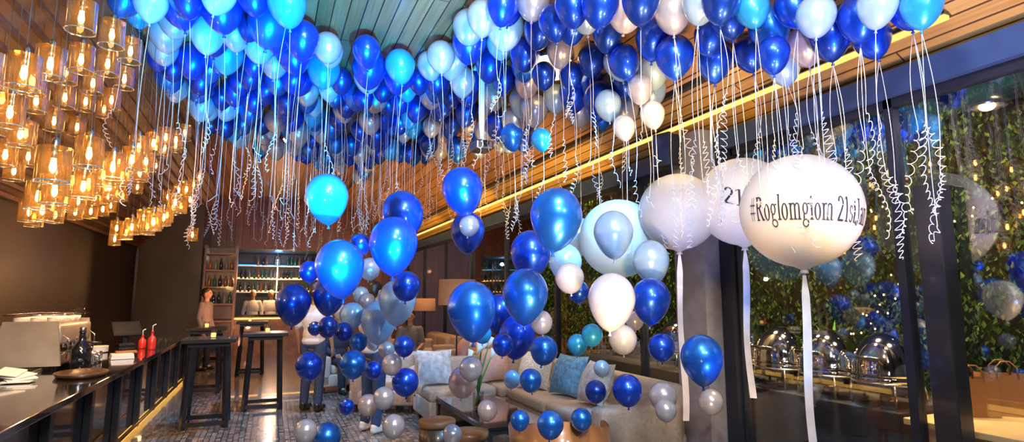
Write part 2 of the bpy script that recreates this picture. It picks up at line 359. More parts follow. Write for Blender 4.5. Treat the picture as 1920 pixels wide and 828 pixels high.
# ------------------------------------------------------------------ left bar
t = thing('bar_counter', 'long black polished bar counter with warm-lit plinth under pendant lamps', 'bar counter', (-1.8, 7.7, 0))
MB().box((0, .0, .875), (1.1, 9.8, .05), .006).build('worktop', M['gloss_black'], t)
MB().box((.35, 0, .46), (.06, 9.7, .78)).build('front_panel', M['gloss_black'], t)
for i in range(10): MB().box((.41, -4.7+i*1.04, .46), (.06, .09, .78), .006).build('post', M['black'], t)
MB().box((.1, 0, .035), (.5, 9.6, .07)).build('plinth', M['darkwood'], t)
MB().box((.37, 0, .05), (.03, 9.6, .08)).build('glow_strip', M['plinthglow'], t)  # emissive face put in for warm light falling on the plinth, no lamp strip
MB().tube([(.5, -4.8, .18), (.5, 4.8, .18)], .02, 8).build('foot_rail', mk('brass', (.7, .42, .12), .25, metal=1), t)
t = thing('espresso_machine', 'steel espresso machine with cups on top at left end of bar', 'coffee machine', (-2.07, 7.3, .9))
MB().box((0, 0, .33), (.5, 1.0, .2), .035, seg=3).build('body', M['machine'], t)
MB().box((.03, 0, .1), (.44, .98, .12), .02).build('drip_tray', M['steel'], t)
for s in (-1, 1): MB().add([(-.25, s*.5, .04), (.27, s*.5, .04), (.22, s*.5, .46), (-.2, s*.5, .46), (-.25, s*.53, .04), (.27, s*.53, .04), (.22, s*.53, .46), (-.2, s*.53, .46)], [[0, 1, 2, 3], [4, 5, 6, 7], [0, 1, 5, 4], [1, 2, 6, 5], [2, 3, 7, 6], [3, 0, 4, 7]], False).build('side_panel', M['machine'], t)
MB().tube([(-.22, -.47, .52), (.22, -.47, .52), (.22, .47, .52), (-.22, .47, .52), (-.22, -.47, .52)], .008, 6).build('cup_rail', M['chrome'], t)
for i in range(3):
    g = MB().lathe([(.04, .2), (.04, .26), (.03, .28), (0, .28)], 16, (.22, -.3+i*.3, 0)).build('group_head', M['chrome'], t)
    MB().tube([(.24, -.3+i*.3, .21), (.4, -.3+i*.3, .19)], .014, 8).build('handle', M['black'], g)
for s in (-1, 1): MB().tube([(.24, s*.44, .33), (.3, s*.44, .28), (.29, s*.44, .1)], .007, 6).build('steam_wand', M['chrome'], t)
for sx in (-1, 1):
    for sy in (-1, 1): MB().cyl((sx*.18, sy*.42, 0), .025, .06).build('foot', M['black'], t)
cupm = MB().lathe([(.022, 0), (.038, .03), (.042, .06), (.038, .06), (.033, .03), (0, .008)], 18)
cupm.tube([(.04, 0, .05), (.06, 0, .04), (.055, 0, .02), (.036, 0, .016)], .005, 6)
cup = cupm.mesh('cup', M['white'])
for i in range(9):
    for j in range(3):
        o = inst('coffee_cup', cup, None, (-2.2+j*.13, 6.93+i*.095, 1.332)); o.rotation_euler.z = random.uniform(0, 6)
        tag(o, 'white coffee cup standing on top of the espresso machine', 'cup', 'white cups on the espresso machine')
def bottle(h, r): return MB().lathe([(r*.9, 0), (r, .01), (r, h*.55), (r*.75, h*.66), (r*.35, h*.76), (r*.3, h*.96), (r*.36, h*.97), (r*.36, h), (0, h)], 14)
t = thing('black_bottle', 'large black bottle standing beside the espresso machine', 'bottle', (-1.64, 6.75, .9))
bottle(.36, .085).build('body', M['gloss_black'], t); MB().lathe([(.028, .36), (.03, .4), (0, .41)], 12).build('stopper', M['steel'], t)
t = thing('coffee_grinder', 'dark coffee grinder with clear hopper behind the espresso machine', 'grinder', (-2.1, 8.25, .9))
MB().box((0, 0, .17), (.2, .24, .34), .03, seg=3).build('body', M['black'], t); MB().lathe([(.04, .34), (.09, .42), (.1, .56), (.0, .565)], 20).build('hopper', M['clear'], t); MB().box((.12, 0, .12), (.08, .1, .03)).build('tray', M['steel'], t)
t = thing('card_terminal', 'angled black payment terminal on the bar counter', 'till', (-1.85, 9.7, .9), .5)
MB().box((0, 0, .02), (.2, .2, .04), .01).build('base', M['black'], t); MB().box((0, .03, .12), (.06, .05, .2)).build('neck', M['black'], t)
X = Matrix.Translation((0, -.02, .24)) @ Euler((.9, 0, 0)).to_matrix().to_4x4()
MB().box((0, 0, 0), (.36, .24, .03), .008, X).build('screen_body', M['black'], t); MB().box((0, 0, .017), (.32, .2, .004), 0, X).build('screen', M['steel_dark'], t)
t = thing('red_syrup_bottle', 'red bottle with pale spout on bar counter edge', 'bottle', (-1.4, 8.9, .9))
bottle(.24, .048).build('body', M['red'], t); MB().tube([(0, 0, .24), (0, 0, .31), (.035, 0, .33)], .007, 6).build('spout', M['white'], t)
t = thing('red_syrup_bottle', 'shorter red bottle behind the tall red one on bar', 'bottle', (-1.55, 9.15, .9))
bottle(.18, .045).build('body', M['red'], t); MB().tube([(0, 0, .18), (0, 0, .24), (.03, 0, .255)], .007, 6).build('spout', M['white'], t)
tum = MB().lathe([(.03, 0), (.036, .1), (.033, .1), (.028, .01), (0, .01)], 14).mesh('tumbler', M['clear'])
for i in range(6): tag(inst('tumbler', tum, None, (-1.42+.1*(i % 2), 9.5+.14*(i//2), .9)), 'clear glass tumbler on bar counter beyond the red bottles', 'glass', 'tumblers on the bar counter')
pla = MB().lathe([(0, .0), (.07, 0), (.12, .014), (.12, .018), (.068, .006), (0, .006)], 24).mesh('plate', M['white'])
for i in range(8): tag(inst('plate', pla, None, (-1.95+.004*sin(i*3), 8.68, .9+i*.009)), 'white plate in the stack behind the napkins on the bar', 'plate', 'stacked plates on the bar')
for i in range(3):
    t = thing('milk_pitcher', 'small steel milk pitcher standing before the espresso machine', 'jug', (-1.66, 7.1+i*.16, .9), .6*i, 'steel milk pitchers on the bar')
    MB().lathe([(.045, 0), (.05, .02), (.042, .09), (.045, .12), (.041, .12), (.038, .09), (.045, .02), (0, .01)], 18).build('body', M['chrome'], t)
    MB().tube([(.04, 0, .1), (.08, 0, .09), (.08, 0, .04), (.047, 0, .03)], .006, 6).build('handle', M['chrome'], t)
t = thing('napkin_stack', 'white napkin stack with brown book on bar counter', 'napkins', (-1.5, 7.75, .9), .3)
for i in range(5): MB().box((0, 0, .008+i*.011), (.22-.004*i, .22, .01), .002).build('napkin', M['white'], t)
MB().box((0.05, .1, .065), (.2, .14, .02)).build('book', M['kraft'], t)
t = thing('serving_tray', 'dark oval serving tray on the bar counter', 'tray', (-1.5, 6.25, .9), .2)
X = Matrix.Diagonal((1, 1.5, 1, 1)); MB().lathe([(0, .01), (.17, .01), (.19, .035), (.2, .035), (.18, 0), (0, 0)], 28, X=X).build('dish', M['darkwood'], t)
t = thing('metal_tray', 'long brushed steel tray lying at near end of bar', 'tray', (-2.08, 6.45, .9), .05)
MB().box((0, 0, .008), (.36, .5, .016), .004).build('base', M['steel'], t); MB().tube([(-.17, -.24, .025), (.17, -.24, .025), (.17, .24, .025), (-.17, .24, .025), (-.17, -.24, .025)], .009, 6).build('rim', M['steel'], t)
t = thing('paper_napkins', 'crumpled white paper napkins on near end of bar', 'napkins', (-1.85, 5.95, .9))
for i in range(4): MB().box((.02*i, .03*i, .012+.016*i), (.2, .16, .012), .004, Euler((.06*i, -.05*i, .5*i)).to_matrix().to_4x4()).build('sheet', M['white'], t)
# ------------------------------------------------------------------ pendant lamps
R0, H0 = .08, .19
sh_me = MB().lathe([(R0, 0), (R0, H0)], 24, cap=False).lathe([(R0, H0), (.02, H0)], 24, sm=False, cap=False).mesh('glass_shade', M['shade'])
rim_me = MB().tube([(R0*cos(PI*k/12), R0*sin(PI*k/12), 0) for k in range(25)], .0045, 5, cap=False).mesh('rim', mk('amber_rim', (1, .78, .46), .12, metal=.8))
so_me = MB().lathe([(.016, H0-.06), (.018, H0), (.018, H0+.04), (.006, H0+.06)], 12).mesh('socket', M['steel'])
bu_me = MB().lathe([(.001, .045), (.014, .06), (.018, .08), (.013, .115), (.01, .14)], 12).mesh('bulb', M['bulb'])
lamps = []
lev = [0, .5, .22, .8, .38, 1.0, .1, .62, .3, .9]
for j, x in enumerate([-1.14, -1.35, -1.56, -1.77, -1.98, -2.18]):
    for i in range(22):
        y = 3.8+i*.305+.15*(j % 2)+random.uniform(-.03, .03); xx = x+random.uniform(-.02, .02)
        top = ceil_z(xx)-.02; lo, hi = 2.16+.03*(y-4), min(3.4+.06*max(0, y-6), top-.4)
        z = lo+(hi-lo)*lev[(i*3+j*4) % 10]+random.uniform(0, .14)
        if any((xx-a)**2+(y-b)**2 < .03 and abs(z-c) < .25 for a, b, c, d in lamps):
            z = random.uniform(lo, hi)
            if any((xx-a)**2+(y-b)**2 < .03 and abs(z-c) < .25 for a, b, c, d in lamps): continue
        lamps.append((xx, y, z, top))
cordm = mk('cord_dark', (.1, .07, .04), .4)
for (x, y, z, top) in lamps:
    r = thing('pendant_lamp', 'amber glass cylinder pendant lamp in the glowing cluster over the bar', 'lamp', (x, y, z), 0, 'glass pendant lamps over the bar')
    o = inst('glass_shade', sh_me, r); inst('rim', rim_me, o); inst('socket', so_me, r); inst('bulb', bu_me, r)
    MB().tube([(0, 0, H0+.05), (0, 0, top-z)], .002, 5).build('cord', cordm, r)
print('lamps', len(lamps))
# ------------------------------------------------------------------ bar tables
def bar_table(loc, rz, lab):
    t = thing('bar_table', lab, 'high table', loc, rz, 'black high tables')
    MB().box((0, 0, 1.05), (.6, .6, .05), .006).build('tabletop', M['black'], t)
    MB().box((0, 0, 1.0), (.46, .46, .05)).build('apron', M['black'], t)
    for sx in (-1, 1):
        for sy in (-1, 1): MB().bar((sx*.19, sy*.19, 1.0), (sx*.235, sy*.235, .0), .05).build('leg', M['black'], t)
    for s in (-1, 1):
        MB().box((0, s*.232, .06), (.47, .045, .05)).build('foot_rail', M['black'], t); MB().box((s*.232, 0, .06), (.045, .47, .05)).build('foot_rail', M['black'], t)
    return t
bar_table((-.66, 8.3, 0), 0, 'square black high table nearest the bar, single candle on top')
bar_table((-.02, 9.25, 0), 0, 'square black high table at the aisle centre with a candle')
bar_table((-.95, 11.1, 0), 0, 'square black high table behind the nearest one by the bar')
bar_table((-.3, 13.3, 0), 0, 'square black high table farthest back before the back bar')
for (x, y, lab) in [(-.63, 8.25, 'glowing orange candle jar on the nearest high table'), (-.95, 11.0, 'glowing orange candle jar on the second high table'), (-.35, 13.2, 'glowing candle jar on the farthest high table'), (0.0, 9.1, 'small glowing candle jar on the aisle table')]:
    t = thing('candle_jar', lab, 'candle', (x, y, 1.075))
    MB().lathe([(.036, 0), (.045, .1), (.042, .1), (.034, .006), (0, .006)], 16).build('jar', M['clear'], t)
    MB().lathe([(.028, .01), (.028, .06), (0, .062)], 14).build('candle', M['candle'], t)
# ------------------------------------------------------------------ back bar
t = thing('back_bar', 'wooden front service counter before the lit bottle shelves', 'bar counter', (.1, 17.2, 0))
MB().box((0, 0, 1.07), (2.9, .6, .06), .008).build('worktop', M['gloss_black'], t)
MB().box((0, .02, .52), (2.8, .5, 1.04)).build('front_panel', M['midwood'], t)
MB().box((0, -.27, 1.0), (2.8, .03, .03)).build('glow_strip', M['amberstrip'], t)
t = thing('shelf_unit', 'open wooden shelf unit with bottles left of back bar', 'shelf', (-1.2, 16.6, 0))
for s in (-1, 1): MB().box((s*.36, 0, 1.45), (.05, .35, 2.9)).build('side_panel', M['midwood'], t)
for i in range(7): MB().box((0, 0, .1+i*.43), (.68, .34, .035)).build('shelf_board', M['midwood'], t)
MB().box((0, .165, 1.45), (.68, .02, 2.8)).build('back_panel', M['darkwood'], t)
t = thing('bottle_shelves', 'wide glowing shelves of bottles behind the back bar', 'shelf', (.2, 20.3, 0))
for i in range(3): MB().box((0, 0, 1.72+i*.42), (2.6, .3, .03)).build('shelf_board', M['steel'], t)
for i in range(3): MB().box((0, .12, 1.76+i*.42), (2.6, .03, .03)).build('glow_strip', M['amberstrip'] if i != 2 else M['cyanglow'], t)
for s in (-1, 0, 1): MB().box((s*1.28, .1, 1.5), (.04, .05, 2.6)).build('upright', M['steel'], t)
bms = [bottle(.3, .04).mesh('bottle', b) for b in BOT]
for r in range(3):
    for i in range(20):
        if random.random() < .9: tag(inst('bottle', random.choice(bms), None, (-1.0+i*.125+random.uniform(-.02, .02), 20.25, 1.736+r*.42)), 'bottle standing on the glowing shelves behind the back bar', 'bottle', 'bottles on the lit bar shelves')
for r in range(3, 6):
    for i in range(5): tag(inst('bottle', random.choice(bms), None, (-1.45+i*.125, 16.57, .118+r*.43)), 'bottle in the wooden shelf unit left of the back bar', 'bottle', 'bottles in the wooden shelf unit')
# ------------------------------------------------------------------ seating
def sofa(name, lab, cat, loc, rz, w, d=.85, seats=2, mat='cream', h=.75, arm=.6, arms=(-1, 1)):
    t = thing(name, lab, cat, loc, rz); m_ = M[mat]     # back at +y, faces -y
    MB().box((0, 0, .2), (w, d, .2), .03, seg=3).build('base', m_, t)
    MB().box((0, d/2-.1, .45), (w, .2, h-.12), .05, seg=3).build('back', m_, t)
    for s in arms: MB().box((s*(w/2-.09), 0, arm/2+.05), (.18, d, arm-.1), .05, seg=3).build('arm', m_, t)
    iw = w-.18*len(arms)-.01; off = -.09*(sum(arms))
    for i in range(seats):
        sw = iw/seats; x = off-iw/2+sw*(i+.5)
        MB().box((x, -.09, .37), (sw-.01, d-.22, .15), .045, seg=3).build('seat_cushion', m_, t)
        MB().box((x, d/2-.24, .58), (sw-.02, .15, .34), .06, seg=3).build('back_cushion', m_, t)
    for sx in (-1, 1):
        for sy in (-1, 1): MB().cyl((sx*(w/2-.08), sy*(d/2-.08), 0), .025, .11).build('leg', M['darkwood'], t)
    return t
t = thing('sectional_sofa', 'long cream L shaped sofa along the glass wall', 'sofa', (3.2, 5.8, 0))
MB().box((.05, -.1, .21), (.82, 2.5, .24), .03, seg=3).box((-.45, 1.55, .21), (1.82, .85, .24), .03, seg=3).build('base', M['cream'], t)
MB().box((.36, -.1, .5), (.2, 2.5, .56), .06, seg=3).build('back', M['cream'], t)
MB().box((-.45, 1.88, .5), (1.82, .2, .56), .06, seg=3).build('back', M['cream'], t)
MB().box((-.02, -1.25, .36), (.9, .22, .5), .05, seg=3).build('arm', M['cream'], t)
for i in range(2): MB().box((-.06, -.58+i*1.1, .39), (.66, 1.08, .15), .05, seg=3).build('seat_cushion', M['cream'], t)
for i in range(2): MB().box((-.92+i*.9, 1.44, .39), (.88, .66, .15), .05, seg=3).build('seat_cushion', M['cream'], t)
for (x, y) in [(-.3, -1.2), (.38, -1.2), (-1.28, 1.2), (-1.28, 1.9), (.38, 1.9)]: MB().cyl((x, y, 0), .025, .1).build('leg', M['darkwood'], t)
def pillow(lab, loc, rot, s, mat):
    m = MB(); n = 12; vs = []; fs = []
    for side in (1, -1):
        b = len(vs)
        for i in range(n+1):
            for j in range(n+1):
                u = -1+2*i/n; v = -1+2*j/n
                h = .3*((1-u*u)**.55)*((1-v*v)**.55)
                vs.append((u*.5*s*(1-.08*(1-v*v)*u*u), v*.5*s*(1-.08*(1-u*u)*v*v), side*h*s))
        for i in range(n):
            for j in range(n): a = b+i*(n+1)+j; q = [a, a+1, a+n+2, a+n+1]; fs.append(q if side < 0 else q[::-1])
    m.add(vs, fs); o = m.build('throw_pillow', M[mat]); o.location = loc; o.rotation_euler = rot; tag(o, lab, 'pillow'); return o
sofa('armchair', 'pale cream armchair behind the left end of the long sofa', 'armchair', (1.7, 8.55, 0), -.5, .95, .85, 1)
sofa('sofa', 'cream sofa along the windows behind the armchair', 'sofa', (3.35, 9.6, 0), -PI/2, 2.2, .85, 3)
sofa('sofa', 'farthest cream sofa along the windows near back wall', 'sofa', (3.35, 12.6, 0), -PI/2, 2.0, .85, 2)
sofa('armchair', 'cream armchair in the aisle holding the seated dark dressed person', 'armchair', (1.15, 10.6, 0), .3, .9, .85, 1)
sofa('armchair', 'cream armchair holding the seated person beside the orange lamp', 'armchair', (2.5, 11.0, 0), -.3, .9, .85, 1)
pillow('pale patterned square pillow at the left end of the long sofa', (2.02, 7.36, .69), (1.15, 0, -.15), .46, 'patterned')
pillow('dusty pink square pillow on the far corner of long sofa', (2.85, 7.34, .69), (1.2, 0, .1), .46, 'pinkcloth')
pillow('shaggy white pillow leaning on the long sofa back', (3.1, 6.6, .69), (1.15, 0, -1.0), .48, 'fluffy')
pillow('mottled blue pillow on the long sofa beside the shaggy one', (3.22, 5.95, .7), (1.15, 0, -1.3), .48, 'bluecloth')
pillow('pale patterned pillow at the near end of long sofa', (3.22, 5.35, .69), (1.15, 0, -1.5), .46, 'patterned')
pillow('orange pillow on the sofa along the windows', (3.25, 9.2, .66), (1.15, 0, -1.5), .42, 'orangecloth')
pillow('pink pillow on the sofa along the windows', (3.25, 9.9, .66), (1.15, 0, -1.5), .42, 'pinkcloth')
t = thing('coffee_table', 'low black framed coffee table with dark top before long sofa', 'coffee table', (2.22, 5.95, 0))
MB().box((0, 0, .395), (.64, 1.8, .03), .005).build('tabletop', M['gloss_black'], t)
m = MB().box((0, .87, .36), (.6, .03, .05)).box((0, -.87, .36), (.6, .03, .05)).box((.29, 0, .36), (.03, 1.74, .05)).box((-.29, 0, .36), (.03, 1.74, .05)); m.build('frame', M['black'], t)
for sx in (-1, 1):
    for sy in (-1, 1): MB().box((sx*.29, sy*.87, .19), (.035, .035, .38)).build('leg', M['black'], t)
def stool(loc, lab):
    t = thing('drum_stool', lab, 'stool', loc, 0, 'round wooden stools')
    MB().lathe([(.14, 0), (.16, .05), (.165, .2), (.165, .4), (.15, .4)], 28).build('body', M['darkwood'], t)
    MB().lathe([(.0, .4), (.17, .4), (.175, .42), (.175, .45), (.165, .46), (0, .462)], 28).build('seat', M['midwood'], t)
stool((1.5, 5.35, 0), 'dark round wooden stool left of the coffee table')
stool((1.62, 4.8, 0), 'round wooden stool at the near end of coffee table')
t = thing('tub_chair', 'orange brown curved wooden tub chair at bottom centre', 'chair', (2.05, 3.95, 0), 2.7)
vs = []; fs = []
for i in range(25):
    a = -.35+(PI+.7)*i/24; h = .74-.1*abs(cos(a))**2
    for r, z in ((.36, .3), (.38, h), (.345, h), (.325, .3)): vs.append((r*cos(a), r*sin(a), z))
    if i:
        b = 4*i
        for k in range(4): fs.append([b-4+k, b-4+(k+1) % 4, b+(k+1) % 4, b+k])
fs += [[0, 1, 2, 3], [96, 97, 98, 99]]
MB().add(vs, fs).build('backrest', M['orangewood'], t)
MB().lathe([(.0, .3), (.31, .3), (.325, .34), (.31, .42), (.25, .44), (0, .445)], 28).build('seat', M['orangecloth'], t)
for k in range(4): a = PI/4+k*PI/2; MB().tube([(.24*cos(a), .24*sin(a), .32), (.28*cos(a), .28*sin(a), 0)], [.022, .014], 8).build('leg', M['orangewood'], t)
t = thing('flower_vase', 'white calla lilies in a glass vase on coffee table', 'flowers', (2.12, 5.95, .41))
MB().lathe([(.05, 0), (.06, .02), (.06, .17), (.055, .17), (.053, .012), (0, .012)], 20).build('vase', M['clear'], t)
for k in range(6):
    a = k*1.05; h = .5+.07*(k % 3); e = Vector((cos(a)*.13, sin(a)*.13, h))
    b = MB().tube([(cos(a+3)*.03, sin(a+3)*.03, .02), (e.x*.3, e.y*.3, h*.6), e], .009, 6).build('stem', M['stem'], t)
    X = Matrix.Translation(e) @ Euler((.4*sin(a), .5*cos(a), a)).to_matrix().to_4x4()
    MB().lathe([(.006, 0), (.02, .05), (.048, .12), (.04, .115), (.004, .03)], 14, X=X).build('bloom', M['lily'], b)
def floor_lamp(loc, lab, r, z0, z1):
    t = thing('floor_lamp', lab, 'lamp', loc)
    MB().lathe([(.17, 0), (.17, .02), (.02, .035), (0, .035)], 24).build('base', M['black'], t); MB().tube([(0, 0, .03), (0, 0, z1-.05)], .012, 8).build('pole', M['black'], t)
    MB().lathe([(r, z0), (r*.97, z1), (r*.95, z1), (r*.98, z0), (r, z0)], 32).build('lamp_shade', M['lampshade'], t)
    MB().ell((0, 0, (z0+z1)/2), (.05, .05, .07), 10, 8).build('bulb', M['dimwarm'], t)
floor_lamp((2.75, 8.75, 0), 'floor lamp with wide woven drum shade behind blue balloons', .3, 1.46, 1.86)
floor_lamp((2.95, 11.7, 0), 'floor lamp with smaller orange drum shade farther back', .25, 1.3, 1.55)
# ------------------------------------------------------------------ ceiling fixtures
t = thing('projector_bracket', 'white ceiling pole carrying a small projector among the balloons', 'bracket', (2.08, 5.8, 3.2))
top = ceil_z(2.08)-3.2; MB().box((0, 0, (top+.1)/2+.02), (.05, .05, top-.1)).build('pole', M['white'], t); MB().box((0, 0, top-.05), (.16, .16, .03)).build('plate', M['white'], t)
MB().box((0, 0, .04), (.2, .26, .1), .02).build('body', M['steel'], t); MB().lathe([(.035, 0), (.03, .06), (0, .06)], 14, X=Matrix.Translation((0, -.12, .04)) @ Matrix.Rotation(PI/2, 4, 'X')).build('lens', M['gloss_black'], t)
placed = [(Vector((2.08, 5.8, 3.2+.15*i)), .12) for i in range(8)]
t = thing('wall_speaker', 'black loudspeaker mounted on top of the grey column', 'speaker', (3.58, 4.5, 2.85), .3)
MB().box((0, 0, .18), (.2, .2, .34), .015).build('cabinet', M['black'], t); MB().box((0, -.105, .18), (.17, .012, .3)).build('grille', M['steel_dark'], t); MB().box((.12, .02, .18), (.08, .06, .06)).build('bracket', M['black'], t)
p = P(1035, 185, 5.6)
t = thing('ceiling_lamp', 'glowing warm dome lamp among the ceiling balloons', 'lamp', (p.x, p.y, ceil_z(p.x)))
MB().lathe([(.02, -.28), (.16, -.24), (.2, -.12), (.2, -.1)], 24).build('glow_body', emis('dome_glow', (1, .6, .22), 5), t); MB().lathe([(.205, -.12), (.205, -.08), (.02, -.05), (.02, 0.0)], 24).build('mount', M['steel'], t)
placed.append((Vector((p.x, p.y, ceil_z(p.x)-.15)), .4))
# ------------------------------------------------------------------ people
def bake(o):
    dg = bpy.context.evaluated_depsgraph_get(); me = bpy.data.meshes.new_from_object(o.evaluated_get(dg)); o.modifiers.clear(); o.data = me
    me.polygons.foreach_set('use_smooth', [True]*len(me.polygons))
def remesh(o, vx, it=4):
    r = o.modifiers.new('r', 'REMESH'); r.mode = 'VOXEL'; r.voxel_size = vx; r.use_smooth_shade = True
    s = o.modifiers.new('s', 'SMOOTH'); s.iterations = it; s.factor = .5; bake(o)
def person(label, loc, rz, shirt, legs, pose='stand', vx=.011, long_sleeve=False, hatmat=None, arms=None, shoes='white'):
    t = thing('person', label, 'person', loc, rz); V = Vector     # faces -y
    up = 0 if pose == 'stand' else -.44
    J = {}
    for s in (-1, 1):
        J['hip', s] = V((s*.095, 0, .92+up)); J['sh', s] = V((s*.18, .01, 1.41+up))
        if pose == 'stand': J['kn', s] = V((s*.11, -.02*s-.01, .5)); J['an', s] = V((s*.12, -.03*s+.02, .09))
        else: J['kn', s] = V((s*.12, -.44, .5)); J['an', s] = V((s*.12, -.46, .09))
        if arms and s in arms: J['el', s] = V(arms[s][0]); J['wr', s] = V(arms[s][1])
        elif pose == 'stand': J['el', s] = V((s*.25, .03, 1.13)); J['wr', s] = V((s*.25, -.06, .88))
        else: J['el', s] = V((s*.25, -.04, .7)); J['wr', s] = V((s*.15, -.26, .6))
    z = up; b = MB()
    b.ell((0, 0, 1.25+z), (.165, .11, .25)).ell((0, 0, 1.03+z), (.14, .1, .16)).ell((0, .005, .93+z), (.16, .11, .12)).cap((-.14, .01, 1.4+z), (.14, .01, 1.4+z), .06, .06)
    b.cap((0, .01, 1.42+z), (0, -.005, 1.56+z), .058, .052)
    b.ell((0, -.005, 1.66+z), (.075, .095, .105)).ell((0, -.035, 1.605+z), (.055, .062, .065)).cap((0, -.095, 1.66+z), (0, -.112, 1.632+z), .009, .014)
    b.ell((0, -.092, 1.597+z), (.024, .01, .008))
    for s in (-1, 1):
        b.ell((s*.077, .005, 1.645+z), (.012, .02, .032)).cap((s*.02, -.088, 1.685+z), (s*.045, -.078, 1.685+z), .009, .009)
        b.cap(J['hip', s], J['kn', s], .085, .055).cap(J['kn', s], J['an', s], .054, .038).cap(J['an', s], J['an', s]+V((0, -.13, -.05)), .04, .032)
        b.cap(J['sh', s], J['el', s], .05, .038).cap(J['el', s], J['wr', s], .038, .026)
        w = J['wr', s]; d = (w-J['el', s]).normalized(); sd = d.cross(V((s, 0, 0))); sd = sd.normalized() if sd.length > .1 else V((0, -1, 0)); nn = d.cross(sd).normalized()
        if sd.y > 0: sd = -sd
        for k in range(4): b.cap(w+d*.01+sd*(.012*(1.5-k)), w+d*.085+sd*(.021*(1.5-k)), .014, .013, 8)
        for k, L in enumerate((.07, .08, .075, .058)):
            a = w+d*.09+sd*(.021*(1.5-k)); q = a+d*L*.5-V((s, 0, 0))*.008; b.cap(a, q, .0095, .009, 8).cap(q, q+d*L*.5-V((s, 0, 0))*.022, .009, .008, 8)
        a = w+d*.03+sd*.03; q = a+d*.03+sd*.025; b.cap(a, q, .012, .011, 8).cap(q, q+d*.035+sd*.004, .011, .009, 8)
    o = b.build('body', M['skin'], t); remesh(o, vx, 3)
    c = MB(); c.ell((0, 0, 1.25+z), (.185, .13, .25)).ell((0, 0, 1.05+z), (.168, .13, .2)).ell((0, .005, .96+z), (.178, .135, .1)).cap((-.15, .01, 1.4+z), (.15, .01, 1.4+z), .072, .072)
    for s in (-1, 1):
        e = J['el', s] if long_sleeve else J['sh', s].lerp(J['el', s], .8); c.cap(J['sh', s], e, .068, .056)
        if long_sleeve: c.cap(J['el', s], J['el', s].lerp(J['wr', s], .9), .054, .044)
    remesh(c.build('shirt', shirt, t), .013, 3)
    c = MB(); c.ell((0, .005, .93+z), (.172, .125, .1))
    for s in (-1, 1): c.cap(J['hip', s], J['kn', s], .1, .073).cap(J['kn', s], J['an', s]+V((0, 0, .02)), .072, .06)
    remesh(c.build('trousers', legs, t), .013, 3)
    for s in (-1, 1):
        a = J['an', s]; c = MB().cap(a+V((0, .03, -.045)), a+V((0, -.17, -.05)), .045, .038).cap(a+V((0, .02, -.01)), a+V((0, -.04, -.02)), .05, .045)
        so = c.build('shoe', M[shoes], t); remesh(so, .01, 2)
        MB().ell((s*.03, -.087, 1.665+z), (.012, .008, .009), 8, 6).build('eye', M['hair'], t)
    c = MB().ell((0, .02, 1.705+z), (.086, .1, .085)).ell((0, .05, 1.66+z), (.08, .07, .1)); remesh(c.build('hair' if not hatmat else 'cap', hatmat or M['hair'], t), .012, 3)
    return t
person('man in white shirt and jeans standing in aisle behind navy balloons', (.62, 8.75, 0), 2.6, M['shirt_white'], M['jeans'], shoes='black')
person('person in pale shirt, dark jeans and white trainers amid low balloons', (1.2, 7.15, 0), 2.2, M['shirt_white'], M['jeans'], arms={1: ((.24, -.05, 1.14), (.16, -.25, 1.2))})
person('person in grey top standing at the end of bar by the wall', (-1.27, 14.3, 0), 1.2, M['shirt_grey'], M['navycloth'], long_sleeve=True, shoes='black')
person('kitchen worker with white cap behind back bar, left one', (-.45, 18.7, 0), 0, M['white'], M['navycloth'], vx=.014, long_sleeve=True, hatmat=M['white'], shoes='black')
person('kitchen worker with white cap behind back bar, right one', (.05, 18.9, 0), .3, M['white'], M['navycloth'], vx=.014, long_sleeve=True, hatmat=M['white'], shoes='black')
person('dark dressed person seated in the aisle armchair', (1.15, 10.5, 0), .3, M['navycloth'], M['navycloth'], 'sit', long_sleeve=True, shoes='black')
person('person in grey top seated beside the orange lamp', (2.5, 10.9, 0), -.3, M['shirt_grey'], M['navycloth'], 'sit', shoes='black')
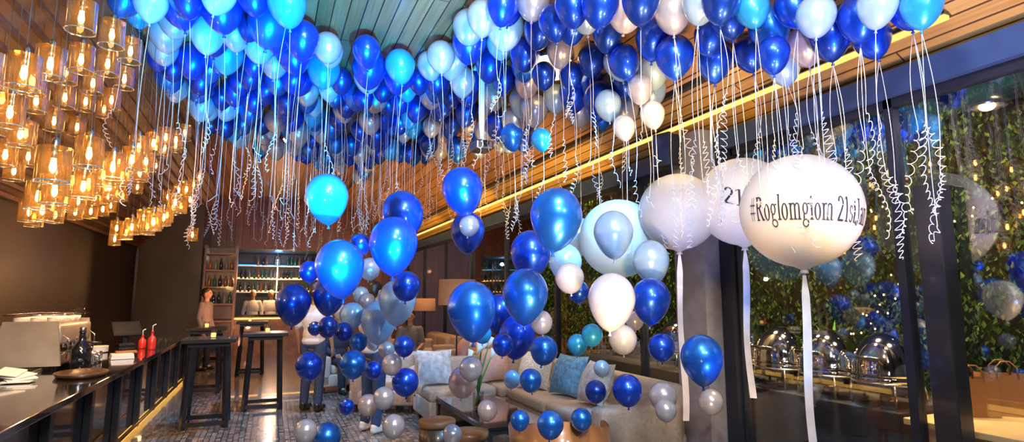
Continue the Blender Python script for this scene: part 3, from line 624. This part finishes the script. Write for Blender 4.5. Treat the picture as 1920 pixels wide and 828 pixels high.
# ------------------------------------------------------------------ lettering (thin serif glyphs from strokes)
def glyph(ch):
    q = []
    def rc(a, b, c, d): q.append([(a, b), (c, b), (c, d), (a, d)])
    def rg(cx, cy, rx, ry, tx, ty, a0=0, a1=2*PI, n=22):
        for i in range(n):
            u = a0+(a1-a0)*i/n; v = a0+(a1-a0)*(i+1)/n
            q.append([(cx+rx*cos(u), cy+ry*sin(u)), (cx+rx*cos(v), cy+ry*sin(v)), (cx+(rx-tx)*cos(v), cy+(ry-ty)*sin(v)), (cx+(rx-tx)*cos(u), cy+(ry-ty)*sin(u))])
    w = .2; h = .034
    if ch == 'o': rg(.16, .24, .16, .25, .078, .032); w = .37
    elif ch == 'l': rc(.05, 0, .123, .76); rc(0, 0, .18, h); rc(0, .73, .06, .76); w = .21
    elif ch == 'i': rc(.05, 0, .123, .48); rc(0, 0, .18, h); rc(0, .45, .06, .48); rg(.09, .63, .055, .055, .054, .054); w = .21
    elif ch in 'mn':
        k = 3 if ch == 'm' else 2
        for i in range(k):
            x = .05+.2*i; rc(x, 0, x+.073, .4 if i else .48); rc(x-.05, 0, x+.13, h)
            if i: rg(x-.045, .38, .12, .11, .05, .042, 0, PI, 12)
        rc(0, .45, .06, .48); w = .2*k+.03
    elif ch == 'g': rg(.15, .32, .135, .17, .062, .032); rg(.16, -.09, .16, .12, .048, .034); q.append([(.05, .01), (.11, .03), (.12, .17), (.06, .18)]); rc(.25, .44, .34, .475); w = .37
    elif ch == 'R': rc(.05, 0, .13, .72); rc(0, 0, .19, h); rc(0, .685, .2, .72); rg(.2, .54, .19, .18, .085, .04, -PI/2, PI/2, 14); rc(.13, .36, .2, .4); q.append([(.19, .37), (.275, .37), (.46, 0), (.365, 0)]); rc(.35, 0, .5, h); w = .52
    elif ch == '2': rg(.17, .54, .16, .18, .075, .032, -.35, PI*.97, 16); q.append([(.24, .46), (.32, .47), (.09, .05), (.0, .05)]); rc(0, 0, .33, .06); w = .4
    elif ch == '1': rc(.1, 0, .175, .72); rc(.03, 0, .25, h); q.append([(0, .6), (.1, .69), (.1, .72), (0, .635)]); w = .31
    elif ch == 's': rg(.12, .355, .11, .13, .05, .035, PI*.12, PI*1.5, 14); rg(.13, .125, .12, .13, .055, .035, -PI*.9, PI*.5, 14); w = .29
    elif ch == 't': rc(.06, .02, .135, .62); rc(0, .45, .22, .48); rc(.07, 0, .22, h); w = .26
    elif ch == 'J': rc(.14, .08, .215, .72); rc(.06, .69, .3, .72); rg(.1, .08, .115, .14, .065, .03, PI, 2*PI, 12); w = .34
    elif ch == 'a': rg(.12, .14, .12, .15, .055, .03); rc(.2, 0, .275, .36); rg(.14, .35, .135, .13, .065, .035, 0, PI*.9, 12); rc(.2, 0, .33, h); w = .36
    elif ch == '#':
        for x in (.08, .22): q.append([(x, 0), (x+.03, 0), (x+.11, .72), (x+.08, .72)])
        rc(0, .22, .38, .25); rc(.02, .46, .4, .49); w = .46
    return q, w
def lettering(text, p, r, parent, th0, span, zs, dz):
    x = 0; polys = []
    for ch in text:
        q, w = glyph(ch); polys += [[(a+x, b) for a, b in f] for f in q]; x += w
    bm = bmesh.new()
    for f in polys: bm.faces.new([bm.verts.new((a, b, 0)) for a, b in f])
    for _ in range(2):
        bmesh.ops.subdivide_edges(bm, edges=[e for e in bm.edges if e.calc_length() > .12], cuts=2, use_grid_fill=True)
    bmesh.ops.triangulate(bm, faces=bm.faces[:])
    for v in bm.verts:
        f = v.co.x/x-.5
        th = th0+f*span; zz = (v.co.y-.3)*zs+dz-.05*f; rr = math.sqrt(max(0, 1-(zz/r)**2))*r*1.008
        v.co = Vector((rr*cos(th), rr*sin(th), zz))
    me = bpy.data.meshes.new('lettering'); bm.to_mesh(me); bm.free(); me.materials.append(M['ink']); return inst('lettering', me, parent)
# ------------------------------------------------------------------ balloons
CN = {'R': 'royal blue', 'D': 'navy blue', 'B': 'bright blue', 'L': 'turquoise', 'A': 'pale blue', 'P': 'pearl white', 'S': 'silver grey', 'K': 'pinkish silver'}
CC = {'R': (.012, .1, .88), 'D': (.012, .075, .55), 'B': (.02, .22, .9), 'L': (.03, .45, .88), 'A': (.5, .74, .95), 'P': (.88, .87, .88), 'S': (.68, .68, .74), 'K': (.8, .7, .69)}
prof = [(.0001, .55)]+[(.5*sin(a), .55*cos(a)) for a in [PI/2*i/9 for i in range(1, 9)]]
prof_r = [(.0001, .51)]+[(.5*sin(a), .51*cos(a)) for a in [PI/2*i/9 for i in range(1, 9)]]
for i in range(0, 13):
    s = i/12; prof.append((max(.5*((1-s*s)**.62)*(1-.12*s), .022), -.7*s))
    prof_r.append((max(.5*((1-s*s)**.54)*(1-.05*s), .022), -.57*s))
body_b = MB().lathe(prof[::-1], 28); body_r = MB().lathe(prof_r[::-1], 24)
knot_b = MB().lathe([(.0, -.7), (.022, -.695), (.026, -.715), (.018, -.725), (.045, -.775), (.04, -.78), (.0, -.74)], 10)
BODY = {}; BODYR = {}; KNOT = {}
for k, c in CC.items():
    mt = balloon_mat('latex_'+CN[k].replace(' ', '_'), c, metal=.75 if k in 'RDB' else .5 if k in 'SK' else .3, rough=.34 if k in 'RDBL' else .26, tr=.14 if k in 'RDB' else .26)
    BODY[k] = body_b.mesh('balloon_'+k, mt); BODYR[k] = body_r.mesh('round_balloon_'+k, mt); KNOT[k] = knot_b.mesh('knot_'+k, mt)
RIB = {'long': [], 'mid': [], 'short': []}
def make_rib(L, cs, cr, mt):
    pts = []; ph = random.uniform(0, 6); dx, dy = random.uniform(-.05, .05), random.uniform(-.05, .05)
    for i in range(14): f = i/13; z = -L*cs*f; pts.append(Vector((dx*sin(f*2.5), dy*sin(f*2.1), z)))
    b = pts[-1].copy(); turns = L*(1-cs)/random.uniform(.035, .06); n = max(16, int(turns*11)); am = random.uniform(3, 8)
    for i in range(1, n+1):
        f = i/n; a = ph+2*PI*turns*(f+.03*sin(am*f)); r = cr*min(1, f*5)*(.75+.35*sin(am*f+ph)); pts.append(b+Vector((r*cos(a)+.04*sin(f*4+ph)-.04*sin(ph), r*sin(a), -L*(1-cs)*f+.012*sin(a))))
    return MB().tube(pts, .0021, 4).mesh('ribbon', M[mt])
for key, specs in {'long': [(1.1, .7, .016), (1.35, .75, .02), (1.5, .7, .016), (1.6, .8, .02), (1.25, .9, .012), (1.45, .95, .01)], 'mid': [(.7, .6, .018), (.95, .65, .02), (1.15, .7, .016), (.85, .9, .01), (1.05, .6, .022)], 'short': [(.8, .5, .018), (.95, .45, .02), (1.1, .5, .02), (1.2, .65, .016), (1.3, .6, .022), (1.2, .92, .01)]}.items():
    for sp in specs:
        for mt in ('ribbon_white', 'ribbon_blue', 'ribbon_gold'): RIB[key].append(make_rib(*sp, mt))
def free(p, d, k=.93):
    for (q, e) in placed:
        v = p-q; v.z /= 1.2
        if v.length < .5*(d+e)*k: return False
    return True
def balloon(p, dia, col, label, group=None, ribbon='mid', tilt=None):
    placed.append((p.copy(), dia)); rnd = dia < .235 and ribbon is None
    t = thing('balloon', label, 'balloon', p, 0, group)
    b = inst('body', (BODYR if rnd else BODY)[col], t); b.scale = (dia,)*3; b.rotation_euler = tilt or (random.uniform(-.2, .2), random.uniform(-.2, .2), random.uniform(0, 6))
    inst('knot', KNOT[col], b, (0, 0, .13 if rnd else 0))
    if ribbon:
        for _ in range(random.choice((1, 2, 2, 3)) if ribbon == 'short' else 1):
            r = inst('ribbon', random.choice(RIB[ribbon]), t, b.rotation_euler.to_matrix() @ Vector((0, 0, -.75*dia))); r.rotation_euler.z = random.uniform(0, 6)
    return t
def big(px, py, t_, w, col, label, text=None, rot=0, tail=1.3, ts=(1, 1, 0)):
    p = P(px, py, t_); dia = w*t_/F; placed.append((p.copy(), dia)); r = dia/2
    t = thing('giant_balloon', label, 'balloon', p)
    pr = [(max(1e-4, r*sin(PI*i/20)*(1-.03*(i/20)**4)), r*cos(PI*i/20)*.99) for i in range(20)]+[(.02, -r*1.03)]
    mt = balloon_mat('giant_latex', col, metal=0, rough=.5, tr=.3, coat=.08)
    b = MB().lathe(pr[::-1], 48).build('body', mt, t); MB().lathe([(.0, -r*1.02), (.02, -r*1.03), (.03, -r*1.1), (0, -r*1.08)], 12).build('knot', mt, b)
    vs = []; fs = []; n = 40; ph = random.uniform(0, 3)
    for i in range(n+1):
        f = i/n; a = -.87+.45*sin(f*5+ph); wv = .026; c = Vector((.03*sin(f*6+ph)*f, .02*f, -r*1.06-tail*f)); d = Vector((cos(a), sin(a), 0))*wv*min(1, .3+f*6)
        vs += [c-d, c+d]
        if i: fs.append([2*i-2, 2*i-1, 2*i+1, 2*i])
    MB().add(vs, fs).build('streamer', M['satin'], t)
    if text: lettering(text, p, r, b, math.atan2(EYE.y-p.y, EYE.x-p.x)+rot, *ts)
    return t
big(1500, 395, 3.85, 213, (.82, .8, .79), 'giant white balloon printed with black hashtag lettering, nearest camera', '#Roglomgiom 21stJan', .22, 1.35, (2.16, .215, -.045))
big(1392, 378, 4.75, 166, (.82, .8, .79), 'giant white balloon with partial dark lettering behind the hashtag one', '21', -.16, 1.2, (.42, .18, -.02))
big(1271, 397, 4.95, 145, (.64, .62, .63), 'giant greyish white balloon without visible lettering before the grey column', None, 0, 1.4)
big(1160, 447, 5.3, 148, (.66, .87, .93), 'giant pale turquoise balloon behind the pale blue balloons', None, 0, .42)
mid = [
 (613, 368, 78, 'L', 'single turquoise balloon hovering alone left of centre'),
 (867, 354, 76, 'R', 'royal blue balloon floating above the small silver one at centre'),
 (880, 422, 38, 'S', 'small silver balloon in front of a navy balloon, upper centre'),
 (877, 432, 64, 'D', 'navy balloon partly hidden behind a small silver balloon'),
 (738, 455, 90, 'R', 'large royal blue balloon at front of the upper left bunch'),
 (755, 400, 78, 'D', 'navy balloon rising just behind the large royal blue one'),
 (675, 458, 40, 'D', 'small navy balloon peeking out left of the large royal blue one'),
 (637, 498, 90, 'B', 'bright blue balloon, largest over the man in white shirt'),
 (580, 508, 38, 'R', 'small royal blue balloon left of the big bright blue one'),
 (550, 567, 64, 'D', 'navy pearl balloon at far left over the aisle table'),
 (618, 550, 62, 'D', 'navy balloon directly beneath the big bright blue one'),
 (693, 503, 40, 'K', 'small pinkish silver balloon between two large blue balloons'),
 (762, 535, 53, 'R', 'medium royal blue balloon in front of a pale one, left bunch'),
 (745, 562, 70, 'A', 'pale blue balloon half hidden behind a medium royal blue one'),
 (710, 600, 66, 'A', 'large pale blue balloon in front of the person in pale shirt'),
 (660, 590, 46, 'A', 'small pale blue balloon left of the large pale one'),
 (677, 552, 30, 'A', 'tiny pale blue balloon above the small pale one'),
 (640, 585, 28, 'P', 'tiny pearl balloon under the navy balloons'),
 (1043, 405, 98, 'B', 'big bright blue balloon left of the giant turquoise balloon'),
 (1150, 435, 74, 'A', 'pale blue balloon in front of the giant turquoise one'),
 (995, 473, 76, 'R', 'royal blue balloon tucked under the big bright blue one'),
 (985, 550, 86, 'B', 'large bright blue balloon at centre of the middle bunch'),
 (885, 577, 92, 'B', 'large bright blue balloon at left of the middle bunch'),
 (935, 585, 62, 'D', 'navy balloon squeezed between two large bright blue balloons'),
 (970, 627, 68, 'R', 'royal blue balloon below the middle bunch'),
 (1068, 520, 54, 'P', 'medium pearl balloon right of the middle bunch'),
 (1085, 440, 60, 'A', 'pale blue balloon behind the big bright blue one'),
 (1060, 490, 62, 'A', 'pale blue balloon above the medium pearl one'),
 (1220, 487, 68, 'A', 'pale blue balloon right below the giant turquoise one'),
 (1147, 560, 88, 'P', 'large pearl white balloon beside the royal blue one'),
 (1220, 560, 72, 'R', 'royal blue balloon right of the large pearl white one'),
 (1085, 546, 40, 'D', 'small navy balloon below the medium pearl one'),
 (1015, 603, 42, 'S', 'small silver balloon under the large centre bright blue one'),
 (943, 645, 40, 'R', 'small royal blue balloon under the left large bright blue one'),
 (1020, 655, 52, 'B', 'medium bright blue balloon over the pillows'),
 (1110, 627, 40, 'L', 'small turquoise balloon below the large pearl white one'),
 (1083, 645, 38, 'L', 'smaller turquoise balloon left of its twin'),
 (1168, 635, 52, 'P', 'medium pearl balloon hanging under the large pearl white one'),
 (1240, 650, 50, 'R', 'medium royal blue balloon left of the grey column foot'),
 (1316, 670, 78, 'B', 'large bright blue balloon hanging before the grey column'),
 (1333, 752, 45, 'S', 'small silver balloon under the bright blue one by the column'),
 (1243, 742, 52, 'S', 'medium silver balloon over the near sofa arm'),
 (1248, 768, 40, 'S', 'small silver balloon just below the medium one at sofa arm'),
 (1176, 730, 56, 'R', 'medium royal blue balloon in front of the long sofa'),
 (1117, 733, 40, 'D', 'small navy balloon in front of the blue pillow'),
 (1090, 785, 40, 'B', 'small bright blue balloon right above the tub chair'),
 (1032, 795, 50, 'B', 'medium bright blue balloon above the tub chair', 3.3),
 (975, 787, 36, 'B', 'small bright blue balloon left above the tub chair', 3.4),
 (995, 712, 42, 'B', 'small bright blue balloon before the pink pillow'),
 (960, 710, 32, 'A', 'tiny pale blue balloon left of the pink pillow'),
 (883, 690, 44, 'S', 'small silver balloon overlapping a pinkish one by the lilies'),
 (868, 715, 55, 'K', 'medium pinkish silver balloon left of the lilies'),
 (914, 768, 38, 'K', 'small pinkish silver balloon in front of the lily vase'),
 (580, 685, 50, 'R', 'royal blue balloon in front of jeans of man in aisle'),
 (662, 682, 50, 'B', 'bright blue balloon left of the person in white trainers'),
 (645, 622, 35, 'D', 'small navy balloon right of two other navy ones'),
 (615, 612, 38, 'D', 'small navy balloon over the waist of the man in aisle'),
 (590, 615, 25, 'D', 'tiny navy balloon leftmost over the waist of man in aisle'),
 (700, 693, 32, 'R', 'small royal blue balloon over the knees in dark jeans'),
 (758, 648, 38, 'R', 'small royal blue balloon beneath the pale blue ones'),
 (735, 682, 38, 'K', 'small pinkish silver balloon right of the dark jeans'),
 (760, 715, 50, 'R', 'medium royal blue balloon left of the armchair'),
 (720, 745, 40, 'S', 'small silver balloon over the shins, right of its twin'),
 (690, 758, 38, 'K', 'small pinkish silver balloon over the shins, left of its twin'),
 (650, 762, 28, 'R', 'tiny royal blue balloon over the aisle floor'),
 (738, 798, 42, 'S', 'small silver balloon right of the white trainers'),
 (573, 807, 42, 'S', 'small silver balloon at the bottom of the aisle'),
 (613, 818, 52, 'B', 'bright blue balloon cut by bottom edge of the aisle'),
 (848, 814, 36, 'S', 'small silver balloon in front of the dark stool'),
 (1128, 826, 36, 'S', 'small silver balloon at bottom right of the tub chair'),
 (1015, 260, 38, 'L', 'small turquoise balloon hanging below the ceiling crowd', 5.0),
 (1170, 238, 42, 'P', 'pearl balloon hanging lowest under the middle ceiling crowd', 5.0),
 (1223, 213, 46, 'P', 'pearl balloon hanging below ceiling crowd, right of its lower twin', 4.9),
 (960, 255, 44, 'B', 'bright blue balloon hanging right of the projector pole', 5.2),
 (1140, 195, 50, 'A', 'pale blue balloon hanging beneath the middle ceiling crowd', 5.2),
 (1205, 455, 46, 'P', 'small pearl balloon half hidden beside the giant turquoise one', 5.0),
 (1190, 600, 34, 'P', 'small pearl balloon tucked behind the royal blue and pearl pair', 4.6),
 (700, 640, 30, 'P', 'tiny pearl balloon below the large pale blue one', 5.0),
 (1128, 690, 30, 'A', 'tiny pale blue balloon above the small navy one at sofa', 4.8),
 (905, 625, 34, 'L', 'small turquoise balloon peeking under the left large bright blue one', 4.8),
 (688, 565, 32, 'S', 'small silver balloon above the large pale blue one, left bunch', 5.0),
 (672, 640, 34, 'B', 'small bright blue balloon under the small pale blue one, left bunch', 4.8),
 (725, 655, 30, 'S', 'tiny silver balloon between pale blue and royal blue balloons', 5.2),
]
for it in mid:
    px, py, w, col, lab = it[:5]
    base = .29 if w >= 60 else (.2 if w >= 45 else .145)
    t0 = it[5] if len(it) > 5 else base*F/w
    for k in range(60):
        t_ = t0*(1+.025*k); d = w*t_/F; p = P(px, py, t_)
        if free(p, d, 1.0): break
    balloon(p, d, col, lab, None, ribbon='mid' if (w < 50 and py < 300) else None, tilt=(random.uniform(-.15, .15), random.uniform(-.15, .15), random.uniform(0, 6)))
hand = [(415, 15, 75, 'R'), (338, 8, 72, 'R'), (283, 3, 60, 'A'), (505, 42, 76, 'B'), (312, 58, 62, 'S'), (258, 20, 50, 'L'), (362, 112, 58, 'R'), (425, 100, 60, 'L'), (487, 84, 58, 'A'), (550, 100, 64, 'R'), (607, 130, 60, 'L'),
 (440, 60, 55, 'S'), (325, 125, 46, 'D'), (470, 140, 46, 'D'), (440, 170, 46, 'R'), (520, 150, 46, 'B'), (575, 170, 46, 'S'), (640, 150, 42, 'D'), (693, 125, 64, 'R'), (748, 142, 56, 'R'), (665, 180, 44, 'B'), (705, 185, 44, 'S'), (750, 190, 40, 'R'),
 (785, 150, 42, 'D'), (820, 148, 46, 'D'), (848, 112, 58, 'S'), (880, 78, 64, 'R'), (920, 118, 58, 'D'), (947, 52, 70, 'P'), (985, 100, 58, 'D'), (1012, 55, 60, 'D'), (1050, 95, 50, 'S'), (1072, 48, 55, 'R'), (1098, 22, 66, 'A'), (1140, 62, 58, 'D'),
 (1175, 18, 72, 'P'), (1225, 70, 66, 'R'), (1110, 110, 54, 'D'), (1070, 140, 46, 'R'), (1020, 140, 46, 'D'), (990, 152, 50, 'K'), (1160, 115, 58, 'A'), (1225, 130, 58, 'A'), (1170, 155, 48, 'D'), (1200, 165, 48, 'S'), (1262, 20, 70, 'S'), (1110, 155, 42, 'R'),
 (1315, 2, 70, 'A'), (1365, 28, 74, 'D'), (1340, 112, 66, 'R'), (1405, 98, 60, 'D'), (1442, 50, 74, 'B'), (1488, 10, 70, 'R'), (1510, 82, 66, 'K'), (1556, 66, 74, 'D'), (1612, 30, 78, 'R'), (1645, 8, 70, 'A'), (1705, 10, 74, 'R'), (1450, 100, 60, 'R'), (1530, 28, 70, 'A'), (1410, 15, 62, 'L')]
def solve(px, py, w=None, d0=None):
    r = ray(px, py); t_ = 2.2
    while t_ < 15:
        p = EYE+r*t_; d = w*t_/F if w else d0
        if p.z+.6*d >= ceil_z(p.x) or p.x+.5*d > 3.85: return t_
        t_ += .02
    return None
def zone(px): return 'nearest the pendant lamps' if px < 790 else ('around the white pole' if px < 1300 else 'above the giant white balloons')
special = {(505, 42): 'glossy bright blue balloon, largest below the blue lit ceiling planks', (947, 52): 'pearl white balloon at top centre beside the dark ceiling rail', (607, 130): 'turquoise balloon at the lit edge of the left ceiling crowd',
 (693, 125): 'royal blue balloon on the inner rim of the ceiling crowd, left of two navy', (1340, 112): 'royal blue balloon lowest at left of right ceiling bunch', (1510, 82): 'pinkish silver balloon under the right ceiling bunch', (1705, 10): 'royal blue balloon at far right end of the ceiling bunch',
 (415, 15): 'large royal blue balloon at top left of the ceiling crowd', (880, 78): 'royal blue balloon left of the pearl one beside the ceiling rail', (1175, 18): 'large pearl white balloon at top of the middle ceiling crowd'}
def put(px, py, t_, d, col):
    lab = special.get((px, py)); g = None
    if not lab: lab = '%s balloon in the ceiling crowd %s' % (CN[col], zone(px)); g = '%s ceiling balloons %s' % (CN[col], zone(px))
    rb = 'long' if px < 790 else ('mid' if px < 1230 else 'short')
    if random.random() < .08: rb = None
    balloon(P(px, py, t_), d, col, lab, g, rb)
for (px, py, w, col) in hand:
    t0 = solve(px, py, w)
    for k in range(14):
        t_ = t0*(1-.02*k); d = w*t_/F
        if free(P(px, py, t_), d, .88): put(px, py, t_, d, col); break
def inside(x, y, poly):
    c = False; j = len(poly)-1
    for i in range(len(poly)):
        xi, yi = poly[i]; xj, yj = poly[j]
        if (yi > y) != (yj > y) and x < (xj-xi)*(y-yi)/(yj-yi)+xi: c = not c
        j = i
    return c
PA = [(225, -12), (535, -12), (560, 60), (640, 95), (690, 92), (780, 122), (830, 85), (860, 45), (930, 5), (1060, -12), (1310, -12), (1290, 40), (1262, 120), (1210, 190), (1130, 225), (1060, 205), (1000, 215), (985, 270), (850, 290), (720, 292), (680, 335), (560, 288), (480, 282), (390, 230), (300, 140)]
PB = [(1310, -12), (1315, 140), (1400, 138), (1480, 142), (1540, 105), (1620, 85), (1690, 40), (1755, -12)]
cnt = 0
for fac in (1.0, .95, .9):
    for _ in range(3500):
        if cnt >= 205: break
        px = random.uniform(220, 1760); py = random.uniform(-12, 340)
        if not (inside(px, py, PA) or inside(px, py, PB)): continue
        d = random.uniform(.25, .32); t0 = solve(px, py, None, d)
        if not t0: continue
        d = min(d, 68*t0/F)
        t_ = t0*fac; p = P(px, py, t_)
        if p.z+.6*d > ceil_z(p.x)+.03 or not free(p, d, .88): continue
        col = random.choice('RRRRRDDBBBSSALS' if px < 790 else ('RRRDDDDBSSSKA' if px < 1300 else 'RRRRBBDDLAS'))
        put(int(px), int(py), t_, d, col); cnt += 1
print('ceiling fill', cnt, 'total', len(placed))
# ------------------------------------------------------------------ lights
def light(kind, loc, tgt, e, col, size=.2, ang=60, blend=.6):
    l = bpy.data.lights.new('light', kind); l.energy = e; l.color = col
    if kind == 'SPOT': l.spot_size = math.radians(ang); l.spot_blend = blend; l.shadow_soft_size = size
    elif kind == 'AREA': l.size = size
    else: l.shadow_soft_size = size
    o = bpy.data.objects.new('light', l); COL.objects.link(o); o.location = loc
    if tgt is not None: o.rotation_euler = (Vector(tgt)-Vector(loc)).to_track_quat('-Z', 'Y').to_euler()
    return o
light('AREA', (.3, -1.2, 3.8), (1.4, 5, 2.4), 165, (.9, .95, 1), .6)
light('AREA', (1.0, 1.0, 4.1), (1.8, 4.5, 1.8), 105, (1, .96, .9), .45)
light('AREA', (1.9, -.6, 2.9), (1.6, 5, 2.0), 35, (1, .96, .92), .25)
light('SPOT', (.6, 1.0, .8), (.4, 5.4, 4.3), 5200, (.0, .45, 1), .08, 42)
light('SPOT', (1.0, 1.4, .8), (2.0, 4.2, 4.3), 260, (1, .52, .16), .08, 46)
light('SPOT', (-.4, 1.5, .7), (-.6, 6.0, 4.2), 1300, (.03, .4, 1), .08, 60)
light('SPOT', (1.2, .8, .7), (2.0, 5.0, 4.1), 280, (.3, .45, 1), .08, 60)
light('SPOT', (2.2, .3, .8), (3.95, 2.4, 3.0), 700, (.03, .22, 1), .08, 40)
light('SPOT', (2.6, 3.4, 3.1), (1.4, 7.2, 0), 450, (.12, .5, 1), .06, 75)
light('SPOT', (.6, 8.6, 3.7), (.5, 8.8, 0), 800, (.12, .5, 1), .06, 80)
light('SPOT', (-.3, 7.0, 3.9), (-.5, 7.6, 0), 500, (1, .5, .18), .06, 90)
light('SPOT', (.6, 13.4, 3.9), (.2, 13.8, 0), 500, (1, .5, .18), .06, 100)
light('SPOT', (-1.0, 4.6, 2.7), (-2.1, 6.9, 1.0), 160, (1, .68, .36), .06, 60)
light('SPOT', (-1.4, 8.5, 2.2), (-2.9, 10, 1.7), 140, (1, .5, .16), .06, 130)
light('SPOT', (2.8, 7.0, 3.3), (3.0, 7.2, 0), 160, (1, .75, .5), .06, 90)
light('SPOT', (3.0, 11, 3.3), (2.8, 11.2, 0), 260, (1, .5, .2), .06, 100)
for (x, y, z, tx, ty, e) in [(2.9, 1.0, .75, 3.6, 2.2, 480), (2.9, 3.2, 2.75, 3.4, 4.6, 60), (2.7, 6.2, .75, 3.5, 7.4, 560), (2.7, 9.6, .75, 3.5, 11, 700), (2.6, 13, .75, 3.4, 14.4, 400), (1.6, 2.0, .75, 2.9, 4.6, 180)]:
    light('SPOT', (x, y, z), (tx, ty, 3.7), e, (1, .58, .14), .06, 70 if z < 1 else 120)
light('SPOT', (.4, 11.8, .6), (.6, 13.4, 4.3), 260, (1, .42, .18), .06, 100)
light('SPOT', (-.6, 13.0, .6), (-.4, 18, 3.6), 200, (1, .38, .18), .06, 80)
light('SPOT', (2.0, 13.0, 2.6), (2.6, 18, 2.0), 180, (1, .42, .2), .06, 80)
for y in (4.2, 5.8, 7.4, 9.0, 10.6): light('POINT', (-1.6, y, 1.95), None, 22, (1, .56, .2), .03)
for i in range(6): light('SPOT', (5.2, 1.4+i*2.2, 4.3), (6.8, 2.0+i*2.2, 1.6), 380, (1, .76, .3), .06, 90)
for y, e in ((2.3, 210), (3.5, 480), (4.6, 460), (5.8, 300)): light('SPOT', (4.3, y, 2.9), (4.55, y+.1, .8), e, (1, .7, .36), .16, 80)
light('SPOT', (2.6, 2.2, .3), (3.75, 4.3, 2.8), 200, (.15, .35, 1), .06, 34)
light('SPOT', (2.4, 2.6, .3), (3.75, 4.3, 1.0), 45, (1, .6, .3), .06, 40)
light('POINT', (.2, 19.4, 2.75), None, 20, (.1, .45, 1), .06)
light('POINT', (.2, 18.6, 2.2), None, 75, (1, .52, .2), .06)
w = bpy.data.worlds.new('world'); S.world = w; w.use_nodes = True
bg = w.node_tree.nodes['Background']; bg.inputs[0].default_value = (.2, .22, .34, 1); bg.inputs[1].default_value = .12
